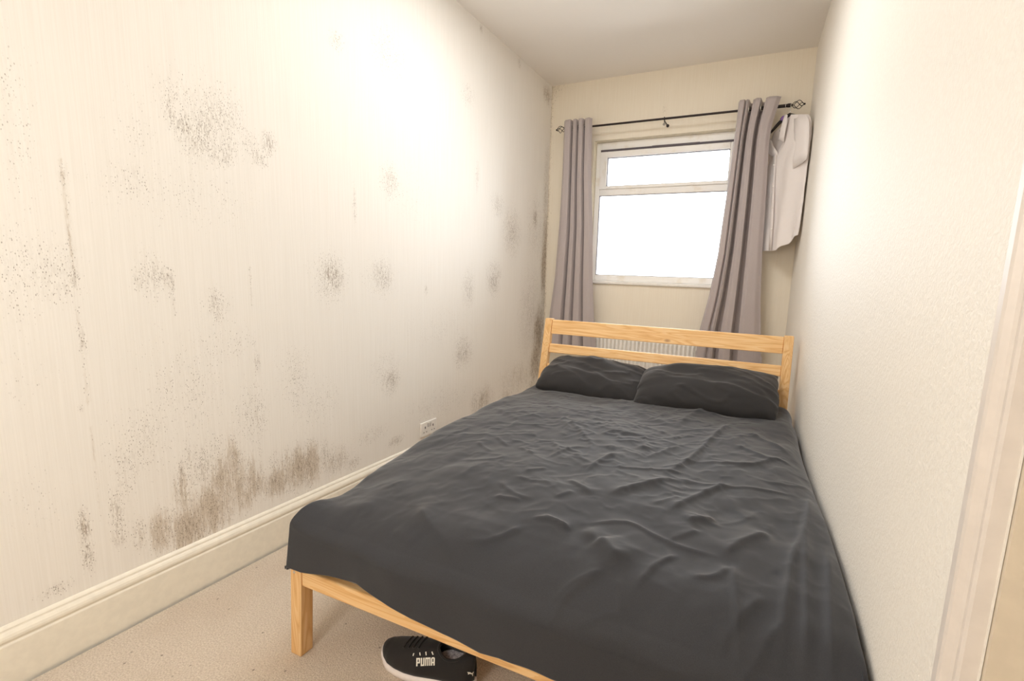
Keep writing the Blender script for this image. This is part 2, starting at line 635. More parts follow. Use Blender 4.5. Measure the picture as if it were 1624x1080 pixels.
def paint_left(Y, Z):
    mo, stn = np.zeros_like(Y), np.zeros_like(Y)
    for u, v, ru, rv, a, b in LEFT_BLOBS:
        c, e1, e2 = at(u, v, 0, XL), at(u + ru, v, 0, XL), at(u, v + rv, 0, XL)
        ry, rz = abs(e1[1] - c[1]) + 1e-4, abs(e2[2] - c[2]) + 1e-4
        if b >= .6:
            ry, rz, b = ry * 1.2, rz * 1.2, min(1.0, b * 1.1)
        g = np.exp(-(((Y - c[1]) / ry) ** 2 + ((Z - c[2]) / rz) ** 2) ** 1.1 * 0.8)
        mo = np.maximum(mo, a * g) + 0.10 * a * g
        stn = np.maximum(stn, b * g)
    for pts, w, a, b in LEFT_SEAMS:
        P = [at(u, v, 0, XL) for u, v in pts]
        for p0, p1 in zip(P[:-1], P[1:]):
            d = p1 - p0
            L2 = d[1] ** 2 + d[2] ** 2
            t = np.clip(((Y - p0[1]) * d[1] + (Z - p0[2]) * d[2]) / L2, 0, 1)
            dist = np.hypot(Y - p0[1] - t * d[1], Z - p0[2] - t * d[2])
            g = np.exp(-(dist / w) ** 2)
            mo, stn = np.maximum(mo, a * g), np.maximum(stn, b * g)
    edge = 0.55 + 0.75 * (fbm(Y * 26, Z * 9, 3) * 0.5 + 0.5)
    return np.clip(mo * edge * 1.12, 0, 1), np.clip(stn * edge, 0, 1)


def add_attr(o, name, arr):
    a = o.data.attributes.new(name, 'FLOAT', 'POINT')
    a.data.foreach_set('value', np.ascontiguousarray(arr, dtype=np.float32).ravel())


# ------------------------------------------------------------------ room shell
def structure(o):
    o['kind'] = 'structure'
    return o


ys = np.concatenate([np.linspace(YF, 0.30, 12), np.linspace(0.31, YB, 420)])
zs = np.linspace(0, ZC, 310)
Yg, Zg = np.meshgrid(ys, zs)
wl = structure(mesh('wall_left', np.stack([np.full(Yg.size, XL), Yg.ravel(), Zg.ravel()], 1), grid_faces(len(ys), len(zs)), M_LEFT))
mo, stn = paint_left(Yg, Zg)
add_attr(wl, 'mould', mo)
add_attr(wl, 'stain', stn)


def lines(lo, hi, step, extra):
    a = list(np.arange(lo, hi, step)) + [hi] + list(extra)
    a = sorted(set(round(x, 5) for x in a))
    out = [a[0]]
    for x in a[1:]:
        if x - out[-1] > 1e-4:
            out.append(x)
    return np.array(out)


xs = lines(XL, XR_B, 0.02, (WIN_X0, WIN_X1))
zs = lines(0, ZC, 0.02, (WIN_Z0, WIN_Z1))
Xg, Zg = np.meshgrid(xs, zs)
fc = []
for j in range(len(zs) - 1):
    for i in range(len(xs) - 1):
        mx, mz = (xs[i] + xs[i + 1]) / 2, (zs[j] + zs[j + 1]) / 2
        if WIN_X0 < mx < WIN_X1 and WIN_Z0 < mz < WIN_Z1:
            continue
        a = j * len(xs) + i
        fc.append((a, a + 1, a + 1 + len(xs), a + len(xs)))
vv = np.stack([Xg.ravel(), np.full(Xg.size, YB), Zg.ravel()], 1)
wb = structure(mesh('wall_back', vv, fc, M_BACK))
dx, dz = Xg - XL, ZC - Zg
mo = 0.75 * np.exp(-(dx / .012) ** 2) * (0.5 + 0.5 * fbm(Zg * 4, Xg, 2)) + 0.30 * np.exp(-(dx / .22) ** 2 - (dz / .10) ** 2) + 0.16 * np.exp(-(dx / .05) ** 2)
mo += 0.30 * np.exp(-((Xg - at(1055, 150, 1, YB)[0]) / .02) ** 2 - ((Zg - 2.47) / .04) ** 2)
add_attr(wb, 'mould', np.clip(mo, 0, 1))
add_attr(wb, 'stain', np.clip(0.5 * np.exp(-(dx / .010) ** 2) + .3 * np.exp(-(dx / .15) ** 2 - (dz / .05) ** 2), 0, 1))

# right wall with a doorway beside the camera
DY0, DY1, DZ = -0.20, 0.650, 2.02
mb = MB()
for (a, b, c, d) in ((DY1, YB, 0, ZC), (YF, DY0, 0, ZC), (DY0, DY1, DZ, ZC)):
    mb.add([(xr(a), a, c), (xr(b), b, c), (xr(b), b, d), (xr(a), a, d)], [(0, 1, 2, 3)])
structure(mesh('wall_right', mb.v, mb.f, M_RIGHT))
structure(mesh('wall_front', [(XL, YF, 0), (xr(YF), YF, 0), (xr(YF), YF, ZC), (XL, YF, ZC)], [(0, 1, 2, 3)], M_BACK))
structure(mesh('ceiling', [(XL, YF, ZC), (xr(YF), YF, ZC), (XR_B, YB, ZC), (XL, YB, ZC)], [(0, 1, 2, 3)], M_CEIL))
g = 0.030
structure(mesh('floor', [(XL, YF, -.012), (.6, YF, -.012), (.6, YB, -.012), (XL, YB, -.012),
                         (XL + g, YF, 0), (xr(YF) - .02, YF, 0), (XR_B - .02, YB, 0), (XL + g, YB, 0)],
               [(0, 1, 2, 3), (4, 5, 6, 7)], mats=[M_DARKFLOOR, M_CARPET], fmat=[0, 1]))


def profile_run(name, prof, p0, p1, out, mat):
    """extrude a (distance from wall, height) profile from p0 to p1; out = direction away from the wall"""
    v, n = [], len(prof)
    for p in (p0, p1):
        for d, z in prof:
            v.append((p[0] + out[0] * d, p[1] + out[1] * d, z))
    f = [(i, (i + 1) % n, (i + 1) % n + n, i + n) for i in range(n)] + [tuple(range(n)), tuple(range(2 * n - 1, n - 1, -1))]
    o = structure(recalc(mesh(name, v, f, mat)))
    return o


SK = [(0.0, -.01), (.020, -.01), (.020, .128), (.0185, .1315), (.0165, .1335), (.0165, .137), (.019, .1395), (.0205, .144), (.0205, .150),
      (.018, .157), (.0135, .163), (.0105, .166), (.0095, .169), (.0095, .172), (.007, .176), (.003, .180), (0.0, .181)]
profile_run('baseboard_left', SK, (XL, YF), (XL, YB), (1, 0), M_GLOSS)
profile_run('baseboard_back', SK, (XL, YB), (XR_B, YB), (0, -1), M_GLOSS)
profile_run('baseboard_right', SK, (xr(DY1 + .1), DY1 + .1), (XR_B, YB), (-1, 0), M_GLOSS)

# door lining and architrave
AR = [(.722, 0), (.7215, .014), (.719, .017), (.697, .021), (.692, .0195), (.688, .013), (.685, .010), (.672, .0115), (.665, .016), (.661, .0175), (.657, .015), (.656, .0)]


def architrave(name, z0, z1):
    v = []
    for z in (z0, z1):
        for y, d in AR:
            v.append((xr(y) - d, y, z))
    n = len(AR)
    f = [(i, (i + 1) % n, (i + 1) % n + n, i + n) for i in range(n)] + [tuple(range(n)), tuple(range(2 * n - 1, n - 1, -1))]
    return structure(recalc(mesh(name, v, f, M_ARCH)))


architrave('trim_1', 0, DZ + .09)
mb = MB()
for y0, y1 in ((DY0 - .02, DY0), (DY1 - .006, DY1 + .02)):
    mb.box(xr(.3) - .012 if y0 < 0 else xr(DY1) + .001, .42, y0, y1, 0, DZ)
mb.box(xr(DY1) + .001, .42, DY0, DY1 - .006, DZ, DZ + .02)
structure(mb.build('trim_2', M_LINING))
mb = MB()
mb.box(.375, .415, DY0 + .003, DY1 - .010, .006, DZ - .004)
structure(mb.build('door_1', M_ARCH, bevel=.003))

# ------------------------------------------------------------------ window
win = structure(empty('window_1', ((WIN_X0 + WIN_X1) / 2, YB + .08, WIN_Z0)))
YW = YB + 0.06                   # front face of the window frame
mb = MB()                        # plastered reveal
mb.add([(WIN_X0, YB, WIN_Z0), (WIN_X0, YB + .16, WIN_Z0), (WIN_X0, YB + .16, WIN_Z1), (WIN_X0, YB, WIN_Z1)], [(0, 1, 2, 3)])
mb.add([(WIN_X1, YB, WIN_Z0), (WIN_X1, YB + .16, WIN_Z0), (WIN_X1, YB + .16, WIN_Z1), (WIN_X1, YB, WIN_Z1)], [(0, 1, 2, 3)])
mb.add([(WIN_X0, YB, WIN_Z1), (WIN_X1, YB, WIN_Z1), (WIN_X1, YB + .16, WIN_Z1), (WIN_X0, YB + .16, WIN_Z1)], [(0, 1, 2, 3)])
mb.build('window_reveal', M_PLASTER, win)
mb = MB()
mb.box(WIN_X0 - .03, WIN_X1 + .03, YB - .018, YB + .10, WIN_Z0 - .004, WIN_Z0 + .022)
mb.build('window_sill', M_WHITE, win, bevel=.007)
FX0, FX1, FZ0, FZ1 = WIN_X0 + .004, WIN_X1 - .004, WIN_Z0 + .022, WIN_Z1 - .002
TZ0, TZ1 = 1.872, 1.925          # transom


def ring(mb, x0, x1, z0, z1, w, y0, y1, wt=None, wb_=None):
    wt, wb_ = wt or w, wb_ or w
    mb.box(x0, x0 + w, y0, y1, z0, z1)
    mb.box(x1 - w, x1, y0, y1, z0, z1)
    mb.box(x0 + w, x1 - w, y0, y1, z1 - wt, z1)
    mb.box(x0 + w, x1 - w, y0, y1, z0, z0 + wb_)


mb = MB()
ring(mb, FX0, FX1, FZ0, FZ1, .040, YW, YW + .065, wt=.058, wb_=.050)
mb.box(FX0 + .040, FX1 - .040, YW, YW + .065, TZ0, TZ1)
mb.build('window_frame', M_UPVC, win, bevel=.004)
mb = MB()                        # top hung sash
SX0, SX1, SZ0, SZ1 = FX0 + .038, FX1 - .038, TZ1 - .004, FZ1 - .075
ring(mb, SX0, SX1, SZ0, SZ1, .058, YW - .012, YW + .05, wt=.046, wb_=.024)
sash = mb.build('window_sash', M_UPVC, win, bevel=.004)
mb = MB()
mb.box(SX0, SX1, YW - .006, YW + .03, SZ1 + .001, FZ1 - .0585)  # dark strip closing the gap between sash top and frame
mb.build('sash_top_strip', M_RUBBER, win)
mb = MB()
mb.box(-.98, -.62, YW - .010, YW - .0005, FZ1 - .074, FZ1 - .056)
mb.build('trickle_vent', M_RUBBER, win, bevel=.002)
mb = MB()
mb.box(SX0 + .056, SX1 - .056, YW + .020, YW + .028, SZ0 + .022, SZ1 - .044)
mb.build('window_pane', M_GLASS, win)
mb = MB()
mb.box(FX0 + .038, FX1 - .038, YW + .025, YW + .033, FZ0 + .048, TZ0 + .002)
mb.build('window_pane', M_GLASS, win)
for (x0, x1, z0, z1) in ((SX0 + .058, SX1 - .058, SZ0 + .024, SZ1 - .046), (FX0 + .040, FX1 - .040, FZ0 + .050, TZ0)):
    mb = MB()
    ring(mb, x0, x1, z0, z1, .004, YW + .004, YW + .020)
    mb.build('glazing_gasket', M_RUBBER, win)

# ------------------------------------------------------------------ bed
TH = math.radians(1.6)
BO = np.array([-1.258, 0.870])
EW, EL = np.array([math.cos(TH), math.sin(TH)]), np.array([-math.sin(TH), math.cos(TH)])
BW, BL = 1.42, 1.90


def B(w, l, z):
    p = BO + w * EW + l * EL
    return (p[0], p[1], z)


def to_bed(x, y):
    d = np.array([x, y]) - BO
    return float(d @ EW), float(d @ EL)


def bbox(mb, w0, w1, l0, l1, z0, z1, sw=0.0, sl=0.0):
    """box in bed axes; the top is shifted by (sw, sl)"""
    return mb.hexa([B(w0, l0, z0), B(w1, l0, z0), B(w1, l1, z0), B(w0, l1, z0),
                    B(w0 + sw, l0 + sl, z1), B(w1 + sw, l0 + sl, z1), B(w1 + sw, l1 + sl, z1), B(w0 + sw, l1 + sl, z1)])


bed = empty('bed', B(BW / 2, BL / 2, 0))
tag(bed, 'pine double bed frame with slatted headboard, pushed against the right wall', 'bed')
LEGW = .044
leg = bbox(MB(), 0, LEGW, 0, .044, .0, .297, sw=.016).build('leg', M_PINE_Z, bed, bevel=.003)
bbox(MB(), BW - LEGW, BW, 0, .044, .0, .297).build('leg', M_PINE_Z, bed, bevel=.003)
mb = MB()
mb.tube([B(.033, -.0015, .284), B(.033, .004, .284)], .0045, 12)
mb.build('bolt', M_STEEL, leg)
bbox(MB(), LEGW + .015, BW - LEGW, .002, .030, .243, .297).build('foot_rail', M_PINE_X, bed, bevel=.006, seg=3)
for w0 in (.012, BW - .040):
    bbox(MB(), w0, w0 + .028, .044, BL - .15, .21, .297).build('side_rail', M_PINE_Y, bed, bevel=.004)
bbox(MB(), BW / 2 - .03, BW / 2 + .03, .032, BL - .15, .245, .260).build('centre_rail', M_PINE_Y, bed, bevel=.003)
for k in range(11):
    l0 = .08 + k * .158
    bbox(MB(), .042, BW - .042, l0, l0 + .065, .261, .279).build('slat', M_PINE_X, bed, bevel=.003)
HT = .932
LEAN = .225


def hl(z):                        # leaning headboard: l of its front face at height z
    return BL - .045 - (HT - z) * LEAN


for w0 in (0, BW - .046):
    mb = MB()
    prof = [(0, hl(.32)), (.32, hl(.32)), (HT, hl(HT))]
    v, f = [], []
    for z, l in prof:
        v += [B(w0, l, z), B(w0 + .046, l, z), B(w0 + .046, l + .042, z), B(w0, l + .042, z)]
    for i in range(2):
        for k in range(4):
            f.append((i * 4 + k, i * 4 + (k + 1) % 4, i * 4 + 4 + (k + 1) % 4, i * 4 + 4 + k))
    f += [(3, 2, 1, 0), (8, 9, 10, 11)]
    mb.add(v, f)
    mb.build('headboard_post', M_PINE_Z, bed, bevel=.003)
for z0, z1 in ((.838, .926), (.722, .776), (.598, .652), (.40, .454)):
    mb = MB()
    a, b = hl(z0) + .008, hl(z1) + .008
    mb.hexa([B(.046, a, z0), B(BW - .046, a, z0), B(BW - .046, a + .022, z0), B(.046, a + .022, z0),
             B(.046, b, z1), B(BW - .046, b, z1), B(BW - .046, b + .022, z1), B(.046, b + .022, z1)])
    mb.build('headboard_rail', M_PINE_X, bed, bevel=.004, seg=3)

mattress = bbox(MB(), .085, 1.36, .085, 1.76, .281, .425).build('mattress', mat_cloth('mattress_ticking', (.62, .60, .57), (.72, .70, .67)), None, bevel=.03, seg=3, loc=B(BW / 2, BL / 2, .281))
tag(mattress, 'pale mattress on the bed slats, wholly under the charcoal duvet', 'mattress')

# ------------------------------------------------------------------ duvet
# creases traced on the cover: (points in the picture, half width m, height m)
CREASES = [
    ([(1070, 694), (1100, 671), (1144, 660), (1178, 666)], .022, .012), ([(1041, 770), (1093, 742), (1137, 703), (1167, 681)], .014, .013),
    ([(922, 766), (956, 744), (989, 733)], .012, .010), ([(959, 799), (1015, 784), (1074, 773)], .016, .013),
    ([(1052, 825), (1118, 792), (1167, 777)], .014, .012), ([(1085, 836), (1137, 833)], .013, .011),
    ([(1144, 888), (1178, 866), (1226, 851)], .014, .011), ([(907, 836), (993, 836), (1044, 855), (1089, 873), (1155, 890)], .007, .006),
    ([(1007, 923), (1044, 892), (1080, 879)], .008, .008), ([(1161, 892), (1166, 940), (1174, 995), (1172, 1028)], .009, .010),
    ([(841, 825), (878, 833), (906, 846)], .008, .008), ([(944, 858), (965, 880), (981, 895)], .03, .014),
    ([(863, 925), (907, 905), (967, 897)], .010, .009), ([(1081, 721), (1018, 742)], .012, .008),
    ([(959, 753), (1018, 758), (1093, 764)], .006, .005), ([(1093, 781), (1163, 784), (1270, 795)], .006, .005),
    ([(1107, 747), (1192, 751), (1230, 742), (1270, 755)], .010, .008), ([(874, 640), (890, 675), (907, 703)], .03, .008),
    ([(662, 793), (677, 819), (707, 845), (725, 867)], .022, .013), ([(621, 819), (655, 838)], .014, .006),
    ([(766, 1019), (810, 978), (862, 945), (899, 915), (966, 897)], .009, .010), ([(729, 845), (773, 849), (840, 834)], .010, .008),
    ([(747, 956), (773, 956)], .008, .006), ([(684, 897), (714, 849)], .006, .005), ([(766, 945), (807, 901)], .006, .005),
    ([(918, 841), (958, 867), (988, 904)], .028, .015), ([(858, 823), (907, 845)], .008, .008),
    ([(1285, 780), (1278, 836), (1256, 887), (1248, 939), (1233, 1043)], .014, .016), ([(1276, 839), (1278, 917), (1282, 1060)], .012, .014),
    ([(1313, 865), (1317, 961), (1325, 1070)], .014, .014), ([(1141, 998), (1174, 969), (1215, 939)], .012, .010),
    ([(1166, 1065), (1189, 1032), (1240, 969)], .012, .009), ([(1022, 1080), (1045, 1040), (1067, 1006)], .012, .010),
    ([(1059, 1050), (1080, 1010)], .010, .007), ([(900, 680), (940, 720)], .012, .006), ([(880, 720), (925, 735)], .008, .006),
    ([(756, 707), (778, 725)], .008, .006), ([(785, 700), (807, 718)], .008, .006), ([(822, 718), (848, 733)], .008, .006),
    ([(863, 740), (907, 725), (937, 725)], .008, .006), ([(878, 800), (911, 792)], .009, .006), ([(896, 772), (928, 790), (935, 800)], .010, .008),
    ([(830, 760), (870, 755)], .009, .006), ([(780, 790), (830, 800)], .009, .006), ([(790, 770), (815, 790), (850, 800)], .010, .006),
    ([(960, 1020), (985, 960)], .008, .006), ([(988, 940), (985, 1010)], .006, .005), ([(900, 955), (960, 940), (1000, 950)], .010, .007),
    ([(1000, 660), (1060, 690)], .03, .008), ([(1180, 700), (1225, 720), (1252, 735)], .014, .010), ([(1160, 720), (1220, 745)], .012, .008),
    ([(640, 880), (700, 900)], .03, .010), ([(780, 650), (830, 680)], .03, .006), ([(1030, 812), (1080, 800)], .01, .006),
    ([(1060, 860), (1110, 850)], .010, .006), ([(1090, 910), (1130, 915), (1160, 900)], .010, .008), ([(980, 905), (985, 945)], .008, .006),
]


def crease_field(Wg, Lg):
    h = np.zeros_like(Wg)
    items = []
    for pts, w, a in CREASES:
        P = [to_bed(*at(u, v, 2, .52)[:2]) for u, v in pts]
        Q = [P[0]]                                   # round the corners of the traced line
        for i in range(len(P) - 1):
            p0, p1 = np.array(P[max(i - 1, 0)]), np.array(P[i])
            p2, p3 = np.array(P[i + 1]), np.array(P[min(i + 2, len(P) - 1)])
            for t in (.25, .5, .75, 1.0):
                Q.append(tuple(.5 * (2 * p1 + (p2 - p0) * t + (2 * p0 - 5 * p1 + 4 * p2 - p3) * t * t + (3 * p1 - p0 - 3 * p2 + p3) * t ** 3)))
        items.append((Q, w * .8, a * .95, .6))
    rg = np.random.RandomState(5)
    for k in range(230):                             # small creases of slept-in cotton, thickest in the middle
        c = np.array([rg.normal(.72, .36), rg.normal(.95, .42)])
        if not (.05 < c[0] < BW - .02 and .1 < c[1] < 1.6):
            continue
        ang = rg.normal(.35 + .7 * math.sin(c[0] * 4 + c[1] * 3), .55)
        ln = rg.uniform(.03, .11)
        bend = rg.uniform(-.35, .35)
        Q = []
        for t in np.linspace(-1, 1, 5):
            Q.append((c[0] + ln * t * math.cos(ang) - bend * ln * t * t * math.sin(ang), c[1] + ln * t * math.sin(ang) + bend * ln * t * t * math.cos(ang)))
        items.append((Q, rg.uniform(.005, .010), rg.uniform(.0012, .0036), .5))
    w0, l0 = Wg[0, 0], Lg[0, 0]
    dw, dl = Wg[0, 1] - w0, Lg[1, 0] - l0
    for P, w, a, asym in items:
        m_ = 8 * w
        i0, i1 = int((min(p[0] for p in P) - m_ - w0) / dw), int((max(p[0] for p in P) + m_ - w0) / dw) + 2
        j0, j1 = int((min(p[1] for p in P) - m_ - l0) / dl), int((max(p[1] for p in P) + m_ - l0) / dl) + 2
        sl = (slice(max(j0, 0), max(j1, 0)), slice(max(i0, 0), max(i1, 0)))
        wg, lg = Wg[sl], Lg[sl]
        if wg.size == 0:
            continue
        seg = [math.hypot(P[i + 1][0] - P[i][0], P[i + 1][1] - P[i][1]) + 1e-9 for i in range(len(P) - 1)]
        tot, acc = sum(seg), 0.0
        best, par, sgn = np.full(wg.shape, 1e9), np.zeros_like(wg), np.zeros_like(wg)
        for (p0, p1), s in zip(zip(P[:-1], P[1:]), seg):
            d = (p1[0] - p0[0], p1[1] - p0[1])
            t = np.clip(((wg - p0[0]) * d[0] + (lg - p0[1]) * d[1]) / (s * s), 0, 1)
            exx, eyy = wg - p0[0] - t * d[0], lg - p0[1] - t * d[1]
            dist = np.hypot(exx, eyy)
            m = dist < best
            best = np.where(m, dist, best)
            par = np.where(m, (acc + t * s) / tot, par)
            sgn = np.where(m, np.sign(exx * d[1] - eyy * d[0]), sgn)
            acc += s
        taper = np.clip(np.minimum(par, 1 - par) * 4, 0, 1)
        taper = taper * taper * (3 - 2 * taper)
        n = best * sgn
        q_ = np.sqrt(n * n + (.28 * w) ** 2) - .28 * w
        h[sl] += a * taper * np.where(n > 0, np.exp(-q_ / (.75 * w)), np.exp(-q_ / (1.9 * w)))
    return h


def interp(x, xs_, ys_):
    return np.interp(x, xs_, ys_)


S_OV, T_OV = .25, .27             # overhang of the cover at the sides and at the foot
NS, NTT = 340, 390
sv = np.linspace(-S_OV, BW + S_OV - .02, NS)
tv = np.linspace(-T_OV, BL - .16, NTT)
Sg, Tg = np.meshgrid(sv, tv)


def wrap(e, r):
    """excess e past the start of an edge of radius r -> (outward, drop)"""
    e = np.maximum(e, 0)
    ph = np.minimum(e / r, math.pi / 2)
    rest = np.maximum(e - r * math.pi / 2, 0)
    return r * np.sin(ph) + rest * .06, r * (1 - np.cos(ph)) + rest


RS, RF = .085, .14
WRE = BW - .035 + interp(Tg, [0, .15, .5, 1.0, 1.5, 1.8], [.075, .065, .045, .0, -.02, -.03])
RSL = interp(Tg, [-.3, .10, .36], [.035, .035, .085])
SL0 = interp(Tg, [-.3, .10, .36], [.066, .066, .045])
RFS = interp(Sg, [-.1, .02, .22], [.045, .05, RF])
TF0 = RFS - .015
eL, eR, eF = wrap(-(Sg - SL0), RSL), wrap(Sg - WRE, RS), wrap(-(Tg - TF0), RFS)
Wl = np.clip(Sg, SL0, WRE) - eL[0] * interp(Tg, [-.3, .02, .2, .42], [.70, .70, .55, 1.0]) + eR[0]
Ll = np.maximum(Tg, TF0) - eF[0]
# height of the top sheet
lt = np.clip(Tg, 0, 2)
zc = interp(lt, [0, .15, .4, .8, 1.2, 1.5, 1.75, 1.9], [.475, .515, .545, .555, .56, .555, .535, .53])
zl = interp(lt, [0, .08, .16, .35, .6, .9, 1.2, 1.6, 1.9], [.462, .462, .455, .475, .505, .525, .535, .53, .525])
zr = interp(lt, [0, .2, .6, 1.0, 1.3, 1.5, 1.7, 1.9], [.475, .51, .53, .545, .56, .585, .59, .575])
a = np.clip(Sg / BW, 0, 1)
wside = np.abs(2 * a - 1) ** 3
Zt = zc * (1 - wside) + np.where(a < .5, zl, zr) * wside
drop = np.sqrt(np.maximum(eL[1], eR[1]) ** 2 + eF[1] ** 2)
drop = np.where(np.maximum(eL[1], eR[1]) > eF[1], np.maximum(np.maximum(eL[1], eR[1]), .93 * drop), np.maximum(eF[1], .93 * drop))
# hem height along the foot, traced
hem_px = [(458, 900), (475, 908), (500, 914), (540, 925), (560, 929), (600, 954), (650, 983), (700, 1008), (760, 1036), (790, 1043), (830, 1061), (870, 1080)]
hw, hz = [], []
for u, v in hem_px:
    P = at(u, v, 1, .840 + .020 * min(max((u - 540) / 150, 0), 1))
    w_, l_ = to_bed(P[0], P[1])
    hw.append(w_)
    hz.append(P[2])
hem = interp(Sg, hw + [1.6], hz + [hz[-1]])
flat_drop = (Zt - hem)
full = wrap(T_OV + TF0, RFS)[1]
foot_scale = np.clip(flat_drop / full, .1, 2)
side_drop = np.maximum(eL[1], eR[1])
isfoot = eF[1] > 0
dropf = eF[1] * foot_scale
Z = Zt - np.where(isfoot, np.maximum(dropf, np.minimum(side_drop, .26)), side_drop)
inside = np.clip(1 - np.maximum(eF[1] / .15, side_drop / .15), .25, 1)
# puffiness, folds and creases
Z += inside * (.013 * fbm(Sg * 4 + 3, Tg * 4, 3) + .0045 * fbm(Sg * 11, Tg * 9 + 5, 3))
rid = (1 - np.abs(fbm(Sg * 9 + Tg * 3, Tg * 9 - Sg * 4, 3)) * 2.2)
reg = np.exp(-((Sg - .75) / .5) ** 2 - ((Tg - .95) / .55) ** 2)
Z += .0042 * np.clip(rid, 0, 1) ** 3 * (.2 + reg) * inside
Z += crease_field(Sg, Tg) * np.clip(inside, .5, 1)
# gentle vertical folds on the hanging cloth
hang = np.clip(eF[1] / .12, 0, 1)
Ll -= hang * (.004 * np.sin(Sg * 16 + 1) + .004 * fbm(Sg * 7, Tg * 2, 2))
hs = np.clip(side_drop / .12, 0, 1)
fold = .007 * np.sin(Tg * 15 + 2 * fbm(Tg * 2, Sg, 2)) * hs
Wl += np.where(Sg > BW / 2, fold, -fold * .6)
# left corner: cloth drawn into an ear over the leg
ear = np.exp(-((Sg - .01) / .07) ** 2 - ((Tg - .05) / .07) ** 2)
Z += .030 * ear
# keep clear of the right wall
P2 = BO[None, None, :] + Wl[..., None] * EW + Ll[..., None] * EL
lim = XR_B + XR_M * (YB - P2[..., 1]) - .012
P2[..., 0] = np.minimum(P2[..., 0], lim - .02 * np.clip(side_drop / .2, 0, 1))
Z = np.maximum(Z, np.where((Sg < .12) & (Tg < .35), np.maximum(hem - .004, .291) - .0 * Sg, .275))
V = np.stack([P2[..., 0].ravel(), P2[..., 1].ravel(), Z.ravel()], 1)
duvet = mesh('duvet', V, grid_faces(NS, NTT), M_DUVET, smooth=True, loc=B(BW / 2, BL / 2, .3))
tag(duvet, 'crumpled charcoal duvet spread over the pine bed and hanging over its foot', 'duvet')
sm = duvet.modifiers.new('thickness', 'SOLIDIFY')
sm.thickness = .010
sm.offset = -1


# ------------------------------------------------------------------ pillows
def pillow(name, W, D, T, centre, tilt, yaw, roll, seed, rnd=.08):
    n, m = 70, 46
    th = []
    A, Bb = np.meshgrid(np.linspace(-1, 1, n), np.linspace(-1, 1, m))
    A2, B2 = np.sin(A * math.pi / 2), np.sin(Bb * math.pi / 2)
    prof = np.clip((1 - np.abs(A2) ** 3.6), 0, 1) ** .5 * np.clip((1 - np.abs(B2) ** 2.6), 0, 1) ** .5
    X = A2 * W / 2 * (1 - rnd * np.abs(B2) ** 4)
    Y = B2 * D / 2 * (1 - 1.6 * rnd * np.abs(A2) ** 6)
    k = .25 + .75 * np.clip(prof, 0, 1)
    nz = .020 * fbm(A2 * 1.9 + seed, B2 * 1.5 + seed * .7, 2) * k
    rd = .011 * np.clip(1 - 2.6 * np.abs(fbm(A2 * 2.0 + B2 * 2.4 + seed * 2, B2 * 1.6 - A2 * 1.1, 2)), 0, 1) ** 3 * k
    fo = B2 + .45 - .28 * np.sin(A2 * 1.7 + seed)          # one long fold pressed across the front
    rd = rd + .016 * np.where(fo > 0, np.exp(-np.abs(fo) / .10), np.exp(-np.abs(fo) / .30)) * k * np.clip(1.2 - np.abs(A2), 0, 1)
    top = prof * T * .58 + nz + rd + .004
    bot = -prof * T * .42 + nz * .5 - .004
    wob = .010 * fbm(A2 * 5 + seed, B2 * 5, 2)
    X, Y = X + wob * (1 - prof), Y + wob * (1 - prof)
    R = Matrix.Rotation(yaw, 3, 'Z') @ Matrix.Rotation(tilt, 3, 'X') @ Matrix.Rotation(roll, 3, 'Y')
    R = np.array(R)
    P = np.concatenate([np.stack([X.ravel(), Y.ravel(), top.ravel()], 1), np.stack([X.ravel(), Y.ravel(), bot.ravel()], 1)])
    P = P @ R.T + np.array(centre)
    f = grid_faces(n, m)
    f += [(c, b, a_, d)[::1] for a_, b, c, d in [tuple(i + n * m for i in q) for q in grid_faces(n, m)]]
    o = n * m
    for i in range(n - 1):
        f.append((i, i + o, i + 1 + o, i + 1))
        j = (m - 1) * n + i
        f.append((j + 1, j + 1 + o, j + o, j))
    for j in range(m - 1):
        a0, b0 = j * n, (j + 1) * n
        f.append((b0, b0 + o, a0 + o, a0))
        a0, b0 = j * n + n - 1, (j + 1) * n + n - 1
        f.append((a0, a0 + o, b0 + o, b0))
    f = [q if len(set(q)) == 4 else tuple(dict.fromkeys(q)) for q in f]
    ob = mesh(name, P, f, M_PILLOW, smooth=True, loc=centre)
    recalc(ob)
    ss = ob.modifiers.new('smooth', 'SUBSURF')
    ss.levels = ss.render_levels = 1
    return ob


pA = pillow('pillow', .67, .34, .17, B(.405, 1.70, .600), math.radians(22), TH - math.radians(3), math.radians(2), 3.1)
tag(pA, 'charcoal pillow at the left of the headboard, tucked under its neighbour', 'pillow', 'pillows at the head of the bed')
pB = pillow('pillow', .69, .34, .175, B(1.02, 1.63, .628), math.radians(27), TH + math.radians(1), math.radians(-3.5), 8.6, rnd=.02)
tag(pB, 'charcoal pillow at the right of the headboard, overlapping the other pillow', 'pillow', 'pillows at the head of the bed')

# ------------------------------------------------------------------ radiator
RX0, RX1, RZ0, RZ1, RY = -1.42, -.40, .15, .733, YB - .062
rad = empty('radiator', ((RX0 + RX1) / 2, RY, 0))
tag(rad, 'white ribbed panel radiator under the window, behind the headboard', 'radiator')
nx = 360
xs = np.linspace(RX0, RX1, nx)
wave = .004 * np.clip(np.cos((xs - RX0) * 2 * math.pi / .0335) * 1.8, -1, 1)
rows = [(RZ0, .010), (RZ0 + .01, .002), (RZ0 + .03, 0), (RZ0 + .035, 1), (RZ1 - .035, 1), (RZ1 - .03, 0), (RZ1 - .01, .002), (RZ1, .010)]
v = []
for z, kind in rows:
    for x, w_ in zip(xs, wave):
        v.append((x, RY + (kind if kind != 1 else w_), z))
o = mesh('radiator_panel', v, grid_faces(nx, len(rows)), M_WHITE, rad, smooth=True)
so = o.modifiers.new('thickness', 'SOLIDIFY')
so.thickness = .012
